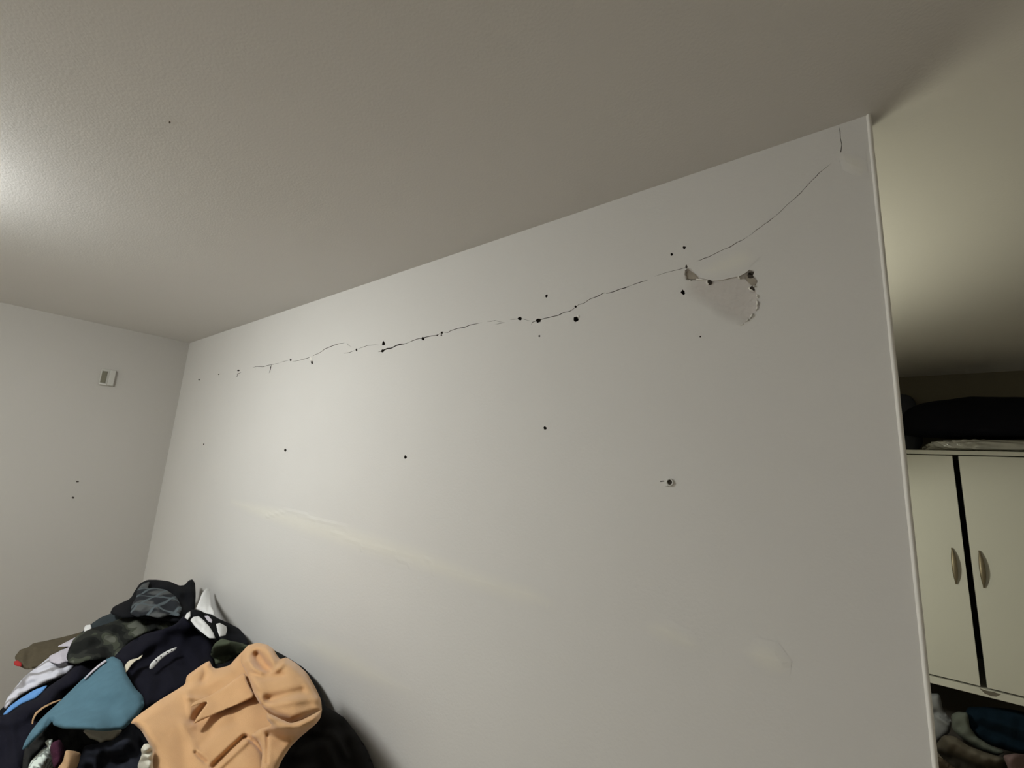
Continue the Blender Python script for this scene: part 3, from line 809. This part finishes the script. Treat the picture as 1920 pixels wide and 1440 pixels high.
pp = cloth('piping', [(59, 1358), (60, 1348), (66, 1336), (80, 1325), (98, 1316), (114, 1311), (114, 1313), (99, 1319), (82, 1328), (69, 1339), (63, 1350), (62, 1358)], F_camel, 0.066, 0.003, 3, 2.5, seed=9, noise=0.0, thick=0.004, parent=o); pp.location = -o.location
cloth('camouflage_shirt', [(124, 1232), (130, 1214), (137, 1199), (150, 1188), (172, 1178), (205, 1168), (235, 1156), (262, 1150), (300, 1154), (336, 1162), (330, 1172), (318, 1178), (290, 1182), (262, 1194), (240, 1210), (222, 1232), (190, 1238), (165, 1238), (142, 1246), (128, 1242)],
      F_camo, 0.035, 0.035, 14, 3.5, [([(140, 1225), (200, 1200), (260, 1175)], -0.02, 5), ([(160, 1200), (230, 1172)], 0.02, 7), ([(220, 1225), (240, 1200), (290, 1178)], 0.018, 4)], seed=10, label='camouflage patterned shirt draped across the heap', cat='shirt')
cloth('black_hoodie', [(206, 1150), (212, 1138), (228, 1130), (246, 1122), (250, 1112), (262, 1094), (276, 1087), (295, 1087), (318, 1090), (336, 1098), (346, 1097), (354, 1088), (361, 1086), (366, 1094), (367, 1115), (366, 1138), (362, 1150), (350, 1160), (338, 1168), (300, 1164), (262, 1158), (232, 1160)],
      F_black, 0.03, 0.06, 18, 4, [([(345, 1100), (348, 1130)], -0.03, 7), ([(357, 1092), (362, 1130)], 0.02, 6), ([(290, 1092), (340, 1112)], 0.015, 8)], seed=11, noise=0.010, label='black hoodie bundled at the very top of the heap', cat='hoodie')
cloth('plaid_shirt', [(244, 1151), (247, 1134), (255, 1121), (257, 1106), (267, 1095), (281, 1090), (277, 1103), (291, 1102), (312, 1106), (331, 1119), (341, 1139), (337, 1156), (318, 1153), (300, 1160), (272, 1153), (258, 1158)],
      F_plaid, 0.085, 0.025, 10, 3, [([(262, 1112), (300, 1118)], -0.02, 4), ([(255, 1135), (290, 1140)], 0.02, 5)], seed=12, noise=0.008, nsc=22, label='grey plaid flannel shirt on the black hoodie', cat='shirt')
cloth('black_sweatshirt', [(212, 1234), (228, 1216), (246, 1202), (272, 1188), (305, 1180), (330, 1170), (346, 1152), (362, 1154), (380, 1178), (396, 1192), (402, 1205), (398, 1232), (402, 1256), (388, 1262), (360, 1285), (310, 1310), (275, 1330), (268, 1345), (262, 1318), (252, 1286), (236, 1262), (228, 1246)],
      F_navy, 0.03, 0.04, 18, 4.5, [([(240, 1240), (300, 1195)], 0.015, 10), ([(330, 1180), (370, 1240)], 0.012, 12)], seed=13, noise=0.008, nsc=45, label='black sweatshirt with white printed strip in the heap\'s middle', cat='sweatshirt')
o = bpy.data.objects['black_sweatshirt']
pr_ = cloth('printed_strip', [(280, 1251), (283, 1243), (294, 1233), (306, 1224), (320, 1217), (332, 1213), (329, 1219), (314, 1227), (302, 1236), (293, 1246), (286, 1254), (281, 1255)], F_white, 0.079, 0.003, 4, 2.2, seed=14, noise=0.001, thick=0.003, parent=o); pr_.location = -o.location
for (x, y) in ((293, 1239), (302, 1231.5), (314, 1223.5), (322, 1219.5)):
    q = cloth('print_mark', blob(x, y, 1.6, 1.2, 8, 0.1), F_black, 0.085, 0.001, 3, 1.2, seed=1, noise=0, thick=0.002, parent=pr_, smooth=0)
q = cloth('white_lining', [(231, 1262), (234, 1248), (240, 1240), (248, 1236), (258, 1234), (268, 1227), (264, 1235), (254, 1239), (247, 1246), (240, 1256), (233, 1265)], F_cream, 0.072, 0.006, 5, 2.2, seed=15, noise=0.001, thick=0.004, parent=o); q.location = -o.location
cloth('striped_shirt', [(344, 1158), (350, 1148), (362, 1142), (382, 1146), (396, 1152), (410, 1160), (428, 1168), (448, 1178), (460, 1192), (467, 1208), (455, 1214), (430, 1208), (408, 1204), (396, 1200), (378, 1190), (360, 1172)], F_black, 0.04, 0.035, 12, 3.5,
      [([(395, 1158), (405, 1198)], -0.02, 5), ([(370, 1152), (395, 1180)], 0.01, 6)], seed=16, label='black shirt with broad white stripes beside the wall', cat='shirt')
o = bpy.data.objects['striped_shirt']
for k, pp_ in enumerate(([(357, 1163), (362, 1157), (372, 1155), (382, 1163), (392, 1174), (400, 1186), (404, 1197), (393, 1197), (380, 1187), (366, 1175)], [(405, 1170), (412, 1168), (424, 1174), (426, 1181), (423, 1191), (412, 1194), (408, 1184)], [(346, 1158), (350, 1150), (357, 1146), (357, 1156), (352, 1162)], [(383, 1155), (390, 1154), (398, 1163), (397, 1168), (390, 1165)])):
    q = cloth('white_stripe', pp_, F_white if k < 3 else F_pink, 0.078, 0.008, 6, 2.2, seed=20 + k, noise=0.003, nsc=14, thick=0.004, parent=o, smooth=0); q.location = -o.location
cloth('white_cloth', [(367, 1142), (373, 1128), (379, 1112), (387, 1103), (393, 1104), (394, 1120), (396, 1138), (401, 1146), (402, 1154), (393, 1151), (386, 1150), (376, 1145)], F_white, 0.0, 0.02, 7, 2.5,
      [([(392, 1108), (391, 1146)], -0.02, 3), ([(396, 1142), (394, 1152)], -0.012, 2)], seed=24, noise=0.003, label='white cloth standing upright against the wall atop the heap', cat='cloth')
cloth('olive_shirt', [(394, 1228), (398, 1214), (404, 1205), (416, 1197), (430, 1201), (450, 1205), (468, 1210), (456, 1222), (440, 1234), (420, 1244), (404, 1246), (402, 1236)], F_olive, 0.06, 0.03, 10, 3,
      [([(402, 1226), (440, 1222)], 0.015, 5), ([(405, 1234), (455, 1218)], -0.012, 3)], seed=25, noise=0.005, label='olive green shirt folded above the tan hoodie', cat='shirt')
cloth('black_coat', [(470, 1220), (500, 1214), (520, 1222), (545, 1236), (570, 1252), (588, 1272), (602, 1298), (612, 1326), (628, 1334), (646, 1346), (668, 1374), (688, 1404), (702, 1440), (715, 1490), (715, 1600), (480, 1600), (480, 1440)],
      F_coat, 0.0, 0.05, 22, 6, [([(600, 1376), (560, 1400), (530, 1440), (520, 1500)], -0.03, 12), ([(610, 1400), (630, 1440), (640, 1500)], 0.03, 12), ([(640, 1360), (660, 1440)], -0.02, 9), ([(590, 1372), (625, 1378), (650, 1420)], 0.02, 7)], seed=26, noise=0.010, nsc=50,
      label='black coat hanging off the heap\'s right end by the wall', cat='coat')

# lower front pieces
cloth('charcoal_fleece', [(44, 1408), (60, 1390), (85, 1366), (105, 1356), (160, 1362), (215, 1372), (228, 1380), (205, 1398), (165, 1398), (152, 1414), (118, 1402), (98, 1390), (80, 1402), (60, 1425), (52, 1500), (38, 1500)], F_char, 0.0, 0.03, 14, 4, seed=27, noise=0.008, label='charcoal fleece showing beneath the teal shirt', cat='fleece')
cloth('cream_shirt', [(154, 1369), (190, 1366), (230, 1368), (222, 1380), (211, 1388), (200, 1389), (190, 1394), (180, 1388), (168, 1385)], F_cream, 0.035, 0.02, 8, 3, seed=28, noise=0.003, label='cream shirt edge peeking out below the teal shirt', cat='shirt')
cloth('dark_jeans', [(138, 1500), (150, 1420), (158, 1398), (185, 1394), (212, 1388), (228, 1374), (248, 1354), (262, 1368), (278, 1392), (288, 1420), (292, 1500)], F_jean, 0.03, 0.04, 16, 4.5, [([(185, 1400), (180, 1440)], 0.015, 6), ([(255, 1370), (262, 1410)], -0.02, 8)], seed=29, noise=0.009, label='dark denim jeans at the bottom between cream shirt and tan hoodie', cat='jeans')
cloth('striped_knit', [(46, 1500), (53, 1438), (60, 1424), (78, 1406), (90, 1400), (84, 1392), (90, 1386), (99, 1385), (98, 1398), (103, 1425), (104, 1500)], F_knit, 0.045, 0.03, 10, 3, waves=[(2.1, 9, 0.004)], seed=30, noise=0.004, label='white ribbed knit at the heap\'s bottom left', cat='knitwear')
cloth('maroon_fleece', [(93, 1402), (98, 1392), (112, 1386), (120, 1398), (123, 1412), (117, 1428), (106, 1440), (100, 1440)], F_maroon, 0.065, 0.02, 8, 3, seed=31, noise=0.005, label='maroon fleece scrap beside the white ribbed knit', cat='fleece')
cloth('camel_shirt', [(108, 1500), (108, 1440), (118, 1428), (123, 1406), (140, 1408), (152, 1412), (148, 1430), (140, 1450), (138, 1500)], F_camel, 0.05, 0.02, 8, 3, seed=32, noise=0.004, label='camel coloured shirt between maroon fleece and dark jeans', cat='shirt')
cloth('teal_shirt', [(41, 1406), (46, 1392), (56, 1374), (76, 1348), (112, 1315), (158, 1270), (190, 1241), (211, 1230), (228, 1239), (237, 1264), (253, 1290), (268, 1305), (271, 1324), (255, 1346), (232, 1368), (195, 1371), (158, 1368), (120, 1367), (100, 1360), (98, 1352), (86, 1366), (64, 1388), (48, 1404)],
      F_teal, 0.05, 0.035, 12, 4, [([(100, 1345), (160, 1290), (215, 1245)], -0.003, 3), ([(96, 1350), (84, 1370)], -0.025, 5), ([(120, 1350), (230, 1340)], 0.012, 12), ([(150, 1310), (240, 1290)], 0.008, 14)], seed=33, noise=0.005, nsc=60, drape=44, label='teal blue shirt spread across the heap\'s front left', cat='shirt')
o = bpy.data.objects['teal_shirt']
q = cloth('hem_lining', [(157, 1273), (172, 1257), (188, 1243), (198, 1237), (200, 1240), (186, 1250), (172, 1262), (160, 1273)], F_pink, 0.082, 0.004, 3, 2.5, seed=34, noise=0, thick=0.004, parent=o); q.location = -o.location

# tan hoodie: body, hood, pocket, sleeve
hd = empty('tan_hoodie', (0, 0, 0))
tag(hd, 'tan fleece hoodie with front pocket spread over the heap', 'hoodie')
cloth('body', [(245, 1356), (250, 1348), (270, 1333), (300, 1312), (330, 1294), (347, 1283), (350, 1267), (368, 1254), (384, 1243), (393, 1239), (398, 1250), (405, 1254), (430, 1248), (444, 1232), (460, 1216), (490, 1225), (520, 1250), (560, 1280), (590, 1310), (596, 1340), (580, 1368), (556, 1388), (532, 1414), (518, 1440), (510, 1520), (288, 1520), (284, 1440), (286, 1410), (278, 1392), (265, 1370), (252, 1358)],
      F_tan, 0.085, 0.055, 18, 3.5,
      [([(353, 1309), (380, 1312), (394, 1308)], 0.014, 4), ([(396, 1312), (382, 1330), (364, 1350)], -0.030, 8), ([(386, 1318), (368, 1342)], -0.015, 4), ([(352, 1305), (358, 1340), (362, 1360)], 0.010, 7),
       ([(366, 1411), (375, 1419), (386, 1429)], -0.022, 3.5), ([(345, 1360), (358, 1390), (366, 1411)], 0.010, 9), ([(375, 1400), (400, 1370), (440, 1350)], -0.010, 9),
       ([(458, 1382), (432, 1406), (400, 1437)], -0.034, 5), ([(465, 1388), (438, 1414), (410, 1440)], 0.018, 5), ([(462, 1382), (476, 1390), (490, 1406)], -0.028, 4), ([(495, 1410), (500, 1440)], -0.02, 6),
       ([(498, 1376), (502, 1420)], -0.012, 3), ([(383, 1252), (386, 1262), (380, 1276)], -0.020, 6), ([(350, 1275), (366, 1262), (388, 1246)], 0.012, 5), ([(330, 1296), (390, 1284), (430, 1262)], 0.010, 10)],
      seed=40, noise=0.006, nsc=60, thick=0.012, parent=hd, drape=40, flat=0.75)
cloth('front_pocket', [(356, 1326), (364, 1316), (394, 1304), (424, 1286), (458, 1260), (464, 1280), (478, 1306), (452, 1318), (427, 1328), (392, 1344), (362, 1358), (370, 1344), (392, 1314)], F_tan, 0.123, 0.007, 4, 2.8,
      [([(425, 1290), (470, 1310)], 0.004, 14)], seed=41, noise=0.003, nsc=60, thick=0.006, parent=hd, drape=10, flat=0.3)
cloth('hood', [(452, 1226), (464, 1210), (482, 1205), (500, 1208), (512, 1216), (519, 1228), (525, 1236), (537, 1232), (556, 1244), (576, 1262), (593, 1292), (602, 1312), (604, 1334), (590, 1338), (566, 1348), (546, 1354), (528, 1348), (512, 1342), (498, 1332), (486, 1318), (476, 1300), (468, 1276), (460, 1258), (452, 1244)],
      F_tan, 0.12, 0.075, 16, 3,
      [([(482, 1228), (487, 1238), (494, 1248), (502, 1254)], -0.075, 9), ([(486, 1234), (496, 1249)], -0.040, 6), ([(466, 1240), (476, 1254), (490, 1259), (510, 1260), (524, 1252), (532, 1242)], 0.022, 5), ([(512, 1258), (520, 1244), (536, 1236)], -0.012, 4),
       ([(470, 1262), (490, 1270), (530, 1266)], -0.016, 6), ([(500, 1312), (530, 1304), (566, 1296)], -0.020, 8), ([(510, 1322), (550, 1314), (596, 1310)], 0.015, 8), ([(470, 1290), (490, 1300), (505, 1312)], -0.010, 6), ([(500, 1214), (508, 1232), (514, 1252)], 0.018, 6)],
      seed=42, noise=0.006, nsc=40, parent=hd, drape=14, flat=0.3)
cloth('sleeve', [(500, 1336), (514, 1342), (528, 1349), (546, 1356), (566, 1350), (590, 1338), (604, 1330), (601, 1346), (592, 1358), (566, 1379), (545, 1400), (528, 1426), (518, 1450), (505, 1480), (488, 1450), (492, 1410), (486, 1392), (470, 1378), (488, 1366), (510, 1360), (500, 1348)],
      F_tan, 0.115, 0.040, 12, 3, [([(502, 1374), (500, 1430)], -0.014, 3), ([(520, 1366), (560, 1362), (590, 1346)], 0.010, 7)], seed=43, noise=0.006, nsc=36, parent=hd)
cloth('cream_sock', [(258, 1436), (262, 1424), (266, 1414), (264, 1405), (270, 1395), (278, 1394), (286, 1402), (286, 1420), (288, 1450), (270, 1462), (260, 1450)], F_sock, 0.10, 0.03, 8, 2.5, [([(266, 1414), (284, 1410)], -0.02, 3), ([(264, 1428), (284, 1424)], -0.015, 3)], seed=44, noise=0.006, nsc=14, label='cream knitted sock bunched under the tan hoodie\'s edge', cat='sock')

# ------------------------------------------------------------------ things on and under the cabinet
F_bag = fab('black_bag_cloth', (0.008, 0.008, 0.012), 0.1); F_cush = fab('dark_blue_cushion_cloth', (0.07, 0.073, 0.09))
M_plastic = mat('clear_plastic_wrap', (0.42, 0.41, 0.36), 0.14, 0.25, 18, 0.9, 45, spec=1.0)
def lump(name, c, half, m, seed, amp, label, cat, flat=0.5, n=36, k=20, pw=0.75, crumple=0.0):
    g = np.random.default_rng(seed); v, f = [], []
    ph = g.uniform(0, 6, (5, 2)); fr = g.uniform(1.5, 5, (5, 2))
    for i in range(k + 1):
        th = math.pi * i / k - math.pi / 2
        for j in range(n):
            a = 2 * math.pi * j / n
            cx = math.copysign(abs(math.cos(th)) ** pw, 1) * math.copysign(abs(math.cos(a)) ** pw, math.cos(a))
            cy = abs(math.cos(th)) ** pw * math.copysign(abs(math.sin(a)) ** pw, math.sin(a))
            cz = math.copysign(abs(math.sin(th)) ** pw, math.sin(th))
            w_ = 1 + amp * sum(math.sin(fr[q][0] * a * 1.0 // 1 * 0 + round(fr[q][0]) * a + ph[q][0]) * math.cos(fr[q][1] * th + ph[q][1]) for q in range(5)) / 2.5
            w_ += crumple * (math.sin(17 * a + 5 * th + ph[0][0]) * math.sin(9 * th + 6 * math.sin(5 * a)) + 0.6 * math.sin(29 * a + 11 * th))
            z = cz * half[2] * w_
            if z < 0: z *= flat
            v.append((cx * half[0] * w_, cy * half[1] * w_, z + half[2] * flat))
    for i in range(k):
        for j in range(n):
            j2 = (j + 1) % n; f.append((i * n + j, i * n + j2, (i + 1) * n + j2, (i + 1) * n + j))
    z0 = min(p[2] for p in v); v = [(p[0], p[1], p[2] - z0) for p in v]
    o = link(name, mesh_of(name, v, f, True), m); o.location = c
    return tag(o, label, cat)
lump('plastic_packet', (0.68, 3.80, CT), (0.29, 0.16, 0.045), M_plastic, 4, 0.06, 'shiny plastic-wrapped packet on the cabinet beneath the black bag', 'packet', 0.6, n=150, k=30, pw=0.6, crumple=0.035)
lump('black_bag', (0.66, 3.86, CT + 0.09), (0.385, 0.17, 0.20), F_bag, 6, 0.03, 'large black soft bag lying on top of the cabinet', 'bag', 0.25)
lump('dark_cushion', (0.29, 4.125, CT), (0.12, 0.075, 0.26), F_cush, 9, 0.05, 'dark blue rounded cushion beside the black bag on the cabinet', 'cushion', 0.6)

B1 = plane_t(3.86, -0.0006)
F_pg = fab('pale_green_cotton_shaded', (0.15, 0.17, 0.145)); F_dt = fab('petrol_cotton_shaded', (0.006, 0.017, 0.030)); F_gb = fab('grey_brown_wool', (0.13, 0.115, 0.09)); F_lg = fab('light_grey_cotton', (0.32, 0.33, 0.34)); F_pk = fab('dusty_pink_cotton', (0.22, 0.15, 0.15))  # green and petrol darkened: shade under the cabinet is put into these colours
cloth('light_grey_shirt', [(1735, 1300), (1762, 1300), (1768, 1330), (1784, 1350), (1782, 1372), (1760, 1392), (1735, 1400)], F_lg, 0.02, 0.04, 10, 4, [([(1755, 1335), (1780, 1352)], -0.03, 4), ([(1760, 1345), (1784, 1362)], 0.02, 4)], base=B1, seed=50, label='light grey shirt hanging below the cabinet beside the wall end', cat='shirt')
cloth('petrol_blanket', [(1805, 1345), (1815, 1325), (1850, 1325), (1900, 1330), (1960, 1345), (1960, 1420), (1915, 1414), (1880, 1405), (1850, 1395), (1830, 1385), (1815, 1370)], F_dt, 0.03, 0.06, 14, 5, [([(1830, 1360), (1920, 1395)], -0.03, 6), ([(1840, 1345), (1920, 1370)], 0.03, 8)], base=B1, seed=51, label='dark petrol blue blanket stuffed under the cabinet', cat='blanket')
cloth('pale_green_towel', [(1783, 1340), (1795, 1334), (1815, 1336), (1818, 1362), (1832, 1382), (1858, 1398), (1885, 1410), (1870, 1418), (1835, 1404), (1800, 1382), (1785, 1366)], F_pg, 0.10, 0.04, 10, 4, base=B1, seed=52, label='pale green towel draped before the petrol blanket', cat='towel')
cloth('grey_brown_jumper', [(1752, 1400), (1768, 1378), (1790, 1380), (1815, 1398), (1845, 1410), (1880, 1420), (1900, 1432), (1890, 1452), (1820, 1452), (1790, 1440), (1765, 1420)], F_gb, 0.16, 0.05, 12, 4, [([(1765, 1415), (1800, 1440)], -0.03, 5), ([(1790, 1388), (1840, 1412)], -0.015, 4)], base=B1, seed=53, label='grey-brown jumper heaped at the foot of the cabinet', cat='jumper')
cloth('pink_shirt', [(1880, 1416), (1905, 1412), (1960, 1420), (1960, 1470), (1895, 1470), (1890, 1440)], F_pk, 0.20, 0.04, 10, 4, base=B1, seed=54, label='dusty pink shirt lying right of the grey-brown jumper', cat='shirt')
cloth('brown_blanket', [(1735, 1415), (1765, 1420), (1790, 1440), (1830, 1450), (1890, 1452), (1890, 1490), (1735, 1490)], fab('brown_cotton', (0.09, 0.07, 0.05)), 0.20, 0.05, 12, 5, base=B1, seed=55, noise=0.012, label='brown blanket on the floor below the grey-brown jumper', cat='blanket')
